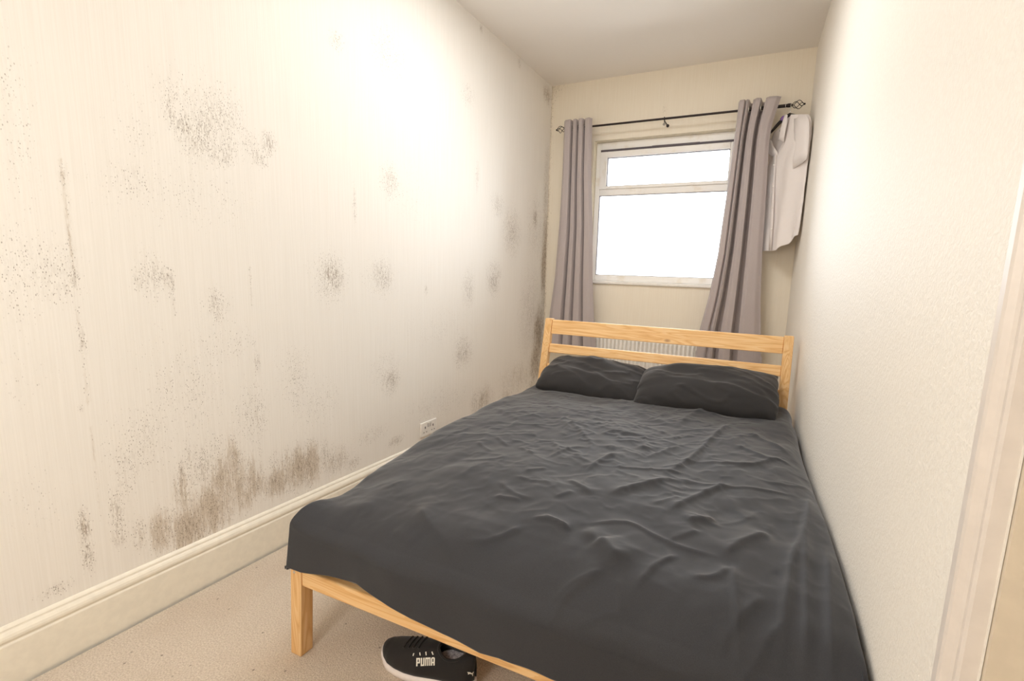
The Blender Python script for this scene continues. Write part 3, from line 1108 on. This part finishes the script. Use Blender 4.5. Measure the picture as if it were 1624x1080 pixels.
MB().box(RX0, RX1, RY + .012, RY + .040, RZ1 - .012, RZ1).build('top_grille', M_WHITE, rad, bevel=.002)
for x in (RX0 + .12, RX1 - .12):
    MB().box(x - .02, x + .02, RY + .012, YB - .002, RZ0 + .08, RZ1 - .06).build('wall_bracket', M_WHITE, rad)
for x in (RX0 - .02, RX1 + .02):
    MB().tube([(x, RY + .02, 0), (x, RY + .02, RZ0 + .06), (x + (.03 if x < -1 else -.03), RY + .02, RZ0 + .06)], .008).build('pipe', M_WHITE, rad, smooth='auto')

# ------------------------------------------------------------------ curtain rod
YR = YB - .125
rodz = at(1054, 190, 1, YR)[2]
pL, pR_ = at(897, 204.5, 1, YR), at(1258, 167, 1, YR)
RZ = (pL[2] + pR_[2]) / 2
RXL, RXR = pL[0], pR_[0]
rod = empty('curtain_rod', ((RXL + RXR) / 2, YR, RZ))
tag(rod, 'black metal curtain rod with twisted cage finials above the window', 'curtain rod')
XM = at(1180, 175, 1, YR)[0]
MB().tube([(RXL, YR, RZ), (XM, YR, RZ)], .0075, 14).build('rod_pole', M_BLACKMETAL, rod, smooth='auto')
MB().tube([(XM - .01, YR, RZ), (RXR - .03, YR, RZ)], .0105, 14).build('rod_sleeve', M_BLACKMETAL, rod, smooth='auto')
MB().torus((RXR - .045, YR, RZ), (1, 0, 0), .0115, .002).build('lock_ring', M_STEEL, rod, smooth=True)


def finial(x, sgn):
    mb = MB()
    mb.tube([(x - sgn * .022, YR, RZ), (x, YR, RZ)], .0125, 14)
    mb.tube([(x, YR, RZ), (x + sgn * .008, YR, RZ)], [.012, .005], 12)
    for k in range(4):
        pts = []
        for i in range(19):
            t = i / 18
            r = .024 * math.sin(math.pi * t) ** .8 + .002
            ph = k * math.pi / 2 + t * math.pi * .95
            pts.append((x + sgn * (.006 + t * .068), YR + r * math.cos(ph), RZ + r * math.sin(ph)))
        mb.tube(pts, .0021, 7)
    f = mb.build('finial', M_BLACKMETAL, rod, smooth='auto')
    MB().sphere((x + sgn * .078, YR, RZ), .0065).build('finial_tip', M_BLACKMETAL, f, smooth=True)


finial(RXL, -1)
finial(RXR - .012, 1)
for px in (1054, 1246):
    x = at(px, 185, 1, YR)[0] if px == 1054 else RXR - .16
    mb = MB()
    mb.tube([(x, YB - .001, RZ - .014), (x, YB - .006, RZ - .014)], .011, 18)
    mb.tube([(x, YB - .004, RZ - .014), (x, YR + .03, RZ - .014), (x, YR + .004, RZ - .009)], .004, 10)
    b = mb.build('bracket', M_BLACKMETAL, rod, smooth='auto')
    MB().torus((x, YR, RZ), (1, 0, 0), .0105, .003).build('bracket_cup', M_BLACKMETAL, b, smooth=True)
    if px == 1054:
        pts = [(x, YR, RZ - .010), (x, YR, RZ - .026)] + [(x + .007 * math.sin(t), YR, RZ - .033 - .011 * (1 - math.cos(t)) / 2 * 1.0) for t in np.linspace(0, 2 * math.pi, 12)]
        MB().tube(pts, .0022, 7).build('hook', M_BLACKMETAL, b, smooth='auto')


# ------------------------------------------------------------------ curtains
def curtain(edge, keys, amp, label, over=.35, hem=.615, flip=1, ring_at=()):
    """edge: [(z, x left, x right)]; keys: fold plan [(0..1 across, -1..1 towards the room)]"""
    c = empty('curtain', ((edge[0][1] + edge[0][2]) / 2, YR, hem))
    tag(c, label, 'curtain', 'grey eyelet curtains at the window')
    nu, nv = 260, 90
    kx, kd = [k[0] for k in keys], [k[1] for k in keys]
    tt = np.linspace(0, 1, nu) * (len(keys) - 1)
    i0 = np.clip(np.floor(tt).astype(int), 0, len(keys) - 2)
    fr = tt - i0
    smooth = fr * fr * (3 - 2 * fr)
    kx, kd = np.array(kx), np.array(kd)
    xf = kx[i0] + (kx[i0 + 1] - kx[i0]) * fr
    df = kd[i0] + (kd[i0 + 1] - kd[i0]) * smooth
    ez = [e[0] for e in edge][::-1]
    top = edge[0][0]
    zz = np.linspace(hem, top, nv)
    v = []
    for j, z in enumerate(zz):
        xl_, xr_ = np.interp(z, ez, [e[1] for e in edge][::-1]), np.interp(z, ez, [e[2] for e in edge][::-1])
        g_ = (top - z) / (top - hem)
        soft = .006 * fbm(xf * 5 + 2, np.full(nu, z * 2.0), 2) * (0.3 + g_)
        xx = xl_ + (xr_ - xl_) * xf + .004 * fbm(np.full(nu, z * 1.5), xf * 4, 2) * g_
        dd = amp * df * (1 - .12 * g_) + soft
        for a_, d_ in zip(xx, dd):
            v.append((a_, YR - d_, z))
    o = mesh('curtain_panel', v, grid_faces(nu, nv), M_CURTAIN, c, smooth=True)
    s = o.modifiers.new('thickness', 'SOLIDIFY')
    s.thickness = .0025
    s.offset = 0
    # hem fold
    hv = [(x, y, z) for (x, y, z) in v[:nu]]
    band = []
    for dz_ in (.0, .075):
        for (x, y, z) in hv:
            band.append((x, y - .0030, z + dz_ + .001))
    hb = mesh('hem_band', band, grid_faces(nu, 2), M_CURTAIN, c, smooth=True)
    # eyelet rings where the plan crosses the rod
    for i in range(len(keys) - 1):
        if kd[i] * kd[i + 1] < 0:
            f_ = kd[i] / (kd[i] - kd[i + 1])
            x = kx[i] + (kx[i + 1] - kx[i]) * f_
            X = edge[0][1] + (edge[0][2] - edge[0][1]) * x
            dirx = (kx[i + 1] - kx[i]) * (edge[0][2] - edge[0][1])
            nrm = (amp * (kd[i + 1] - kd[i]), dirx * .9, 0)
            MB().torus((X, YR, RZ), nrm, .0215, .0042).build('eyelet', M_STEEL, c, smooth=True)
    return c


def ex(u, v):
    P = at(u, v, 1, YR)
    return P[0]


TOPZ = at(915, 191, 1, YR)[2]
edgeL = [(TOPZ, ex(896, 195), ex(940, 191)), (2.0, ex(893, 270), ex(939, 260)), (1.6, ex(888, 350), ex(941, 350)), (1.2, ex(881, 430), ex(940, 440)), (.9, ex(873, 490), ex(942, 495)), (.6, ex(866, 550), ex(945, 550))]
keysL = [(0, .25), (.10, .9), (.26, 1.0), (.33, -.9), (.40, -.6), (.36, .8), (.46, 1.0), (.54, -.9), (.60, -.6), (.56, .8), (.68, 1.0), (.77, -.9), (.81, -.5), (.78, .7), (.92, .9), (1.0, .2)]
curtain(edgeL, keysL, .040, 'grey curtain at the left of the window, hanging straight')
TOPZR = at(1205, 159, 1, YR)[2]
edgeR = [(TOPZR, ex(1172, 163), ex(1239, 157)), (2.26, ex(1167, 207), ex(1224, 207)), (2.15, ex(1163, 235), ex(1219, 235)), (1.75, ex(1150, 325), ex(1214, 325)), (1.4, ex(1139, 400), ex(1209, 400)), (1.1, ex(1125, 465), ex(1207, 465)), (.85, ex(1110, 520), ex(1207, 522)), (.6, ex(1102, 575), ex(1208, 575))]
keysR = [(0, .3), (.05, .9), (.14, 1.0), (.19, -.2), (.15, .2), (.22, .9), (.25, .7), (.29, -1.0), (.38, -.9), (.36, .6), (.45, 1.0), (.53, .9), (.57, -1.0), (.68, -.9), (.66, .7), (.74, 1.0), (.88, .95), (1.0, .5)]
curtain(edgeR, keysR, .048, 'grey curtain at the right of the window, swept inwards beside the shirt')

# ------------------------------------------------------------------ shirt and hanger
SA, SB_ = np.array([-.095, 3.735]), np.array([.108, 3.41])
sd = (SB_ - SA) / np.linalg.norm(SB_ - SA)
SN = np.array([-abs(sd[1]), -abs(sd[0]), 0.0])      # towards the camera side
SP = np.array([SA[0], SA[1], 2.0])


def SPt(u, v, off=0.0):
    p = at_plane(u, v, SP, SN) + SN * off
    p[0] = min(p[0], xr(p[1]) - .004)
    p[1] = min(p[1], YB - .004)
    return p


shirt = empty('shirt', (0.0, 3.57, 1.43))
tag(shirt, 'white short-sleeved shirt hanging in the corner beside the right curtain', 'shirt')
rows_f = [(182, 1256, 1282), (186, 1253, 1285), (194, 1251, 1287), (203, 1249, 1287), (213, 1246, 1287), (224, 1243, 1286), (235, 1238, 1285), (243, 1232, 1284), (252, 1224, 1283), (265, 1217, 1281),
          (285, 1214, 1279), (305, 1213, 1277), (325, 1211, 1275), (345, 1210, 1273), (360, 1209, 1271), (370, 1209, 1269), (374, 1209, 1268)]


def panel(rows, nu, depth, sign, seed, hem_px=None, thick=.003, name='shirt_front', base=0.0):
    nr = []
    for (a_, b_) in zip(rows[:-1], rows[1:]):
        for k in range(4):
            t = k / 4
            nr.append(tuple(np.array(a_) * (1 - t) + np.array(b_) * t))
    nr.append(rows[-1])
    v = []
    for j, (y, l, r) in enumerate(nr):
        for i in range(nu):
            t = i / (nu - 1)
            u_ = l + (r - l) * t
            yy = y
            if hem_px is not None:
                g_ = np.clip((y - 330) / 44, 0, 1)
                yy = y + g_ * (np.interp(u_, hem_px[0], hem_px[1]) - 374)
            lowf = np.clip((y - 215) / 80, 0, 1)
            d = base + sign * (depth * (max(math.sin(math.pi * t), 0) ** .6) + .009 * lowf * math.sin(t * 15 + seed + y * .012) + .006 * float(fbm(np.array(t * 4 + seed), np.array(y * .03), 2)))
            v.append(SPt(u_, yy, d))
    o = mesh(name, v, grid_faces(nu, len(nr)), M_SHIRT, shirt, smooth=True)
    s = o.modifiers.new('thickness', 'SOLIDIFY')
    s.thickness = thick
    return o


hem_curve = ([1209, 1225, 1240, 1246, 1254, 1260, 1264, 1270], [398, 398.5, 397.5, 391, 387, 380, 375, 372])
panel(rows_f, 48, .030, 1, 1.0, hem_curve, name='shirt_front')
rows_b = [(185, 1252, 1280), (190, 1246, 1282), (200, 1240, 1282), (210, 1228, 1282), (225, 1222, 1281), (250, 1219, 1278), (300, 1214, 1270), (345, 1211, 1265), (374, 1210, 1260)]
panel(rows_b, 36, .012, -1, 4.0, ([1209, 1230, 1250, 1270], [392, 393, 384, 370]), name='shirt_back')


def flap(name, pts, off, mat, parent, thick=.003, bulge=.006):
    P = [SPt(u, v, off) for u, v in pts]
    c = sum(P) / len(P) + SN * bulge
    n = len(P)
    mid = [p * .45 + c * .55 + SN * bulge * .3 for p in P]
    o = mesh(name, P + mid + [c], [(i, (i + 1) % n, n + (i + 1) % n, n + i) for i in range(n)] + [(n + i, n + (i + 1) % n, 2 * n) for i in range(n)], mat, parent, smooth=True)
    s = o.modifiers.new('thickness', 'SOLIDIFY')
    s.thickness = thick
    s.offset = 0
    return o


flap('sleeve', [(1266, 185), (1276, 182), (1285, 183), (1290, 190), (1291, 205), (1290, 225), (1288, 245), (1286, 253), (1279, 259), (1270, 265), (1259, 272.5), (1260, 266), (1263, 250), (1266, 215)], .0290, M_SHIRT, shirt, bulge=.006)
col = flap('collar', [(1254, 182), (1258, 183), (1257, 196), (1254, 212), (1252, 226), (1245, 222), (1243, 224), (1246, 208), (1250, 194)], .040, M_SHIRT, shirt, bulge=.006)
flap('collar', [(1224, 211), (1228, 220), (1233, 231), (1240, 243), (1240, 250), (1231, 248), (1222, 242), (1219, 233), (1221, 222)], .030, M_SHIRT, shirt, bulge=.006)
flap('placket', [(1235, 246), (1239, 246), (1236, 300), (1234, 350), (1231, 397), (1227, 397), (1230, 350), (1232, 300)], .036, M_SHIRT, shirt, bulge=.002)
flap('neck_label', [(1237, 207), (1243, 204), (1243, 209), (1238, 212)], .004, M_BLACKPLASTIC, shirt, bulge=.001)
for k in range(4):
    P = SPt(1236.5 - k * 1.2, 262 + k * 34, .042)
    MB().sphere(tuple(P), .005, 12, 8, (1, .6, 1)).build('button', M_WHITE, shirt, smooth=True)

hanger = empty('coat_hanger', tuple(SPt(1254, 178, .0)))
tag(hanger, 'black plastic coat hanger with a purple sticker, inside the white shirt', 'coat hanger')
arm = [(1222.5, 212), (1228, 204), (1236, 195), (1245, 187), (1253, 182), (1262, 184), (1272, 190), (1282, 198)]
v, f = [], []
for i, (u, y) in enumerate(arm):
    wd = 3.0 + 3.2 * math.sin(math.pi * min(1, (i + .3) / (len(arm) - 1)))
    for dv, off in ((-wd * .5, .006), (-wd * .5, -.004), (wd * .5, -.004), (wd * .5, .006)):
        v.append(SPt(u, y + dv, off))
for i in range(len(arm) - 1):
    for k in range(4):
        f.append((i * 4 + k, i * 4 + (k + 1) % 4, i * 4 + 4 + (k + 1) % 4, i * 4 + 4 + k))
f += [(3, 2, 1, 0), tuple(range(len(v) - 4, len(v)))]
o = recalc(mesh('hanger_arm', v, f, M_BLACKPLASTIC, hanger))
bv = o.modifiers.new('bevel', 'BEVEL')
bv.width = .002
flap('sticker', [(1239, 188.5), (1243, 184), (1247, 183), (1247, 187.5), (1244, 191), (1240, 192)], .0085, M_PURPLE, hanger, thick=.001, bulge=.001)
hp = SPt(1253, 180, .0)
top = np.array([hp[0], YR, RZ + .0125])
pts = [hp, hp * .6 + np.array([hp[0], YR + .0, RZ - .035]) * .4, np.array([hp[0], YR - .018, RZ - .012]), np.array([hp[0], YR - .0135, RZ + .008]), top, np.array([hp[0], YR + .0125, RZ + .006])]
MB().tube(pts, .0020, 8).build('hanger_hook', M_STEEL, hanger, smooth='auto')

# ------------------------------------------------------------------ socket on the left wall
sk = empty('wall_socket', (XL, 2.218, .259))
tag(sk, 'white double power socket on the left wall above the skirting, beside the bed', 'socket')
MB().box(XL, XL + .011, 2.145, 2.291, .216, .302).build('socket_plate', M_WHITE, sk, bevel=.003)
for yc in (2.182, 2.254):
    mb = MB()
    mb.box(XL + .0105, XL + .0116, yc - .004, yc + .004, .262, .276)
    mb.box(XL + .0105, XL + .0116, yc - .016, yc - .008, .238, .243)
    mb.box(XL + .0105, XL + .0116, yc + .008, yc + .016, .238, .243)
    mb.build('pin_holes', M_RUBBER, sk)
    s0 = yc + (.020 if yc < 2.2 else -.032)
    MB().box(XL + .011, XL + .015, s0, s0 + .012, .268, .292).build('rocker_switch', mat_plain('grey_switch', (.55, .53, .52), .4), sk, bevel=.001)

# ------------------------------------------------------------------ shoe
SHA = math.radians(6)
ST = np.array([-.992, .992])
SE, SNN = np.array([math.cos(SHA), math.sin(SHA)]), np.array([-math.sin(SHA), math.cos(SHA)])
SL = .318


def SH(a_, b_, z):
    p = ST + a_ * SE + b_ * SNN
    return (p[0], p[1], z)


shoe = empty('shoe', SH(SL / 2, 0, 0))
tag(shoe, 'black trainer with white sole and white lettering, on the carpet under the foot rail', 'shoe')
st = [0, .006, .018, .04, .07, .105, .14, .17, .20, .23, .26, .285, .298, SL]
hwid = [.006, .020, .033, .045, .052, .0535, .050, .045, .041, .0395, .038, .032, .022, .006]
offc = [0.004, .004, .004, .003, .002, 0, -.002, -.003, -.003, -.002, 0, 0, 0, 0]
ztop = [.040, .050, .058, .066, .074, .086, .098, .106, .108, .100, .102, .106, .104, .098]
solz = [.030, .028, .026, .024, .023, .023, .024, .026, .028, .030, .032, .033, .033, .032]


def fine(x, ys_):
    return np.interp(x, st, ys_)


aa = np.concatenate([np.linspace(0, .03, 12), np.linspace(.036, .26, 40), np.linspace(.264, SL, 12)])
st = [x * SL / .305 for x in st[:-1]] + [SL]
sole_v, nseg = [], 0
prof_s = [(1.0, 0.0), (1.07, .25), (1.09, .6), (1.06, 1.0), (.9, 1.02)]
ringn = []
for x in aa:
    w_, c_, hz_ = fine(x, hwid), fine(x, offc), fine(x, solz)
    w_ = max(w_, .004)
    toe = .008 * max(0, 1 - x / .05) ** 2
    r = [(c_ - w_ * k, toe + hz_ * h_) for k, h_ in prof_s] + [(c_ + w_ * k, toe + hz_ * h_) for k, h_ in reversed(prof_s)]
    sole_v += [SH(x + (-.004 if x < .01 else 0), b_, z_ + .001) for b_, z_ in r]
nr = len(prof_s) * 2
fs = grid_faces(nr, len(aa), True) + [tuple(range(nr)), tuple(range(nr * (len(aa) - 1), nr * len(aa)))]
so = recalc(mesh('sole', sole_v, fs, M_SOLE, shoe, smooth=True))
# upper: half-tube loft, open at the ankle
up_v, NU = [], 33
for x in aa:
    w_, c_, zt, sz = max(fine(x, hwid), .004), fine(x, offc), fine(x, ztop), fine(x, solz)
    toe = .008 * max(0, 1 - x / .05) ** 2
    for i in range(NU):
        ph = math.pi * i / (NU - 1)
        cx = math.cos(ph)
        sx = math.sin(ph) ** .75 if 0 < i < NU - 1 else 0
        up_v.append(SH(x, c_ - w_ * .985 * np.sign(cx) * abs(cx) ** .8, toe + sz * .9 + (zt - sz * .9) * sx))
up_f = []
for q in grid_faces(NU, len(aa)):
    j, i = divmod(q[0], NU)
    x = (aa[j] + aa[j + 1]) / 2
    t_ = (x - .245) / .043
    ang = abs((i + .5) / (NU - 1) - .5) * 2
    if abs(t_) < 1 and ang < .40 * math.sqrt(1 - t_ * t_):
        continue
    up_f.append(q)
upper = mesh('upper', up_v, up_f, M_SHOE, shoe, smooth=True)
recalc(upper)
s_ = upper.modifiers.new('thickness', 'SOLIDIFY')
s_.thickness = .004
s_.offset = -1
ins = [SH(.245 + .045 * math.cos(t), fine(.245, offc) + .033 * math.sin(t), .074) for t in np.linspace(0, 2 * math.pi, 24, endpoint=False)]
mesh('insole', ins, [tuple(range(24))], M_INSOLE, shoe)
rim = []
for t in np.linspace(0, 2 * math.pi, 40):
    x = .245 + .043 * math.cos(t)
    s0 = .40 * math.sin(t)
    ph = math.pi * (.5 - s0 / 2)
    w_, c_, zt, sz = fine(x, hwid), fine(x, offc), fine(x, ztop), fine(x, solz)
    cx = math.cos(ph)
    rim.append(SH(x, c_ - w_ * .985 * np.sign(cx) * abs(cx) ** .8, sz * .9 + (zt - sz * .9) * math.sin(ph) ** .75))
MB().tube(rim, .0045, 8, cap=False).build('padded_collar', M_SHOE, shoe, smooth=True)
for k in range(4):
    x = .088 + k * .018
    lz = lambda b_: float(fine(x, ztop)) - .4 * b_ * b_ / .05 + .003
    MB().tube([SH(x, b_ + fine(x, offc), lz(b_)) for b_ in np.linspace(-.024, .024, 9)], .0028, 8).build('lace', M_SHOE, shoe, smooth='auto')

bvh = BVHTree.FromPolygons([Vector(p) for p in up_v], [tuple(q) for q in up_f] + [])
bvs = BVHTree.FromPolygons([Vector(p) for p in sole_v], [tuple(q) for q in fs])


def on_shoe(u, v, lift=.0006):
    d = Vector(ray(u, v)).normalized()
    h, n, i, dist = bvh.ray_cast(Vector(CAM), d)
    if h is None:
        return None
    if n.dot(d) > 0:
        n = -n
    return np.array(h + n * lift)


def print_mark(name, quads, sub=3):
    mb = MB()
    for qd in quads:
        qd = np.array(qd, float)
        for i in range(sub):
            for j in range(sub):
                c4 = []
                for a_, b_ in ((i, j), (i + 1, j), (i + 1, j + 1), (i, j + 1)):
                    s1, t1 = a_ / sub, b_ / sub
                    p = (qd[0] * (1 - s1) + qd[1] * s1) * (1 - t1) + (qd[3] * (1 - s1) + qd[2] * s1) * t1
                    c4.append(on_shoe(*p))
                if all(c is not None for c in c4):
                    mb.add(c4, [(0, 1, 2, 3)])
    if mb.v:
        return mb.build(name, M_LOGO, shoe)


def stroke_letters(x0, y0, w, h, gap, dy):
    R = []

    def r(ox, a0, b0, a1, b1):
        # a across 0..1, b up 0..1
        f_ = lambda a_, b_: (ox + a_ * w + (1 - b_) * -.4, y0 - b_ * h + (ox + a_ * w - x0) * dy)
        R.append([f_(a0, b0), f_(a1, b0), f_(a1, b1), f_(a0, b1)])
    ox = x0
    for ch in 'PUMA':
        ww = w
        if ch == 'P':
            r(ox, 0, 0, .36, 1); r(ox, .36, .82, 1, 1); r(ox, .36, .34, 1, .5); r(ox, .64, .5, 1, .82)
        elif ch == 'U':
            r(ox, 0, .0, .36, 1); r(ox, .64, .0, 1, 1); r(ox, .36, 0, .64, .18)
        elif ch == 'M':
            k = 1.35
            r(ox, 0, 0, .30 * 1, 1); r(ox, .52, 0, .52 + .30, .95); r(ox, 1.05, 0, 1.35, 1); r(ox, .30, .82, 1.05, 1)
            ox += w * .35
        else:
            r(ox, 0, 0, .36, .92); r(ox, .64, 0, 1, .92); r(ox, .2, .84, .8, 1); r(ox, .36, .28, .64, .44)
        ox += w + gap
    return R


print_mark('shoe_lettering', stroke_letters(660.5, 1056.5, 6.0, 13.0, 1.1, -.045))
print_mark('lace_marks', [[(654.6, 1040), (655.8, 1040.5), (657.3, 1036), (655.6, 1036)], [(665.8, 1039.5), (667.2, 1039.8), (666.6, 1034.5), (665, 1035)],
                          [(675.4, 1039.5), (676.8, 1039), (676.2, 1033.3), (674.6, 1034)], [(686.2, 1038.8), (687.8, 1038), (685.8, 1033), (684.2, 1034)]], 2)
# small leaping cat mark near the heel
print_mark('cat_mark', [[(741.0, 1065.5), (742.5, 1068.2), (747, 1068.8), (746, 1066)], [(745.5, 1066.2), (746.5, 1069), (750, 1069.5), (749, 1067.5)], [(748, 1068), (749, 1072), (750, 1072), (749.8, 1068.5)],
                        [(748.5, 1068), (750.2, 1068.3), (751.2, 1065.2), (750.3, 1065)], [(742.5, 1067.5), (742.0, 1069.6), (743.2, 1069.4), (744.5, 1068.2)]], 2)
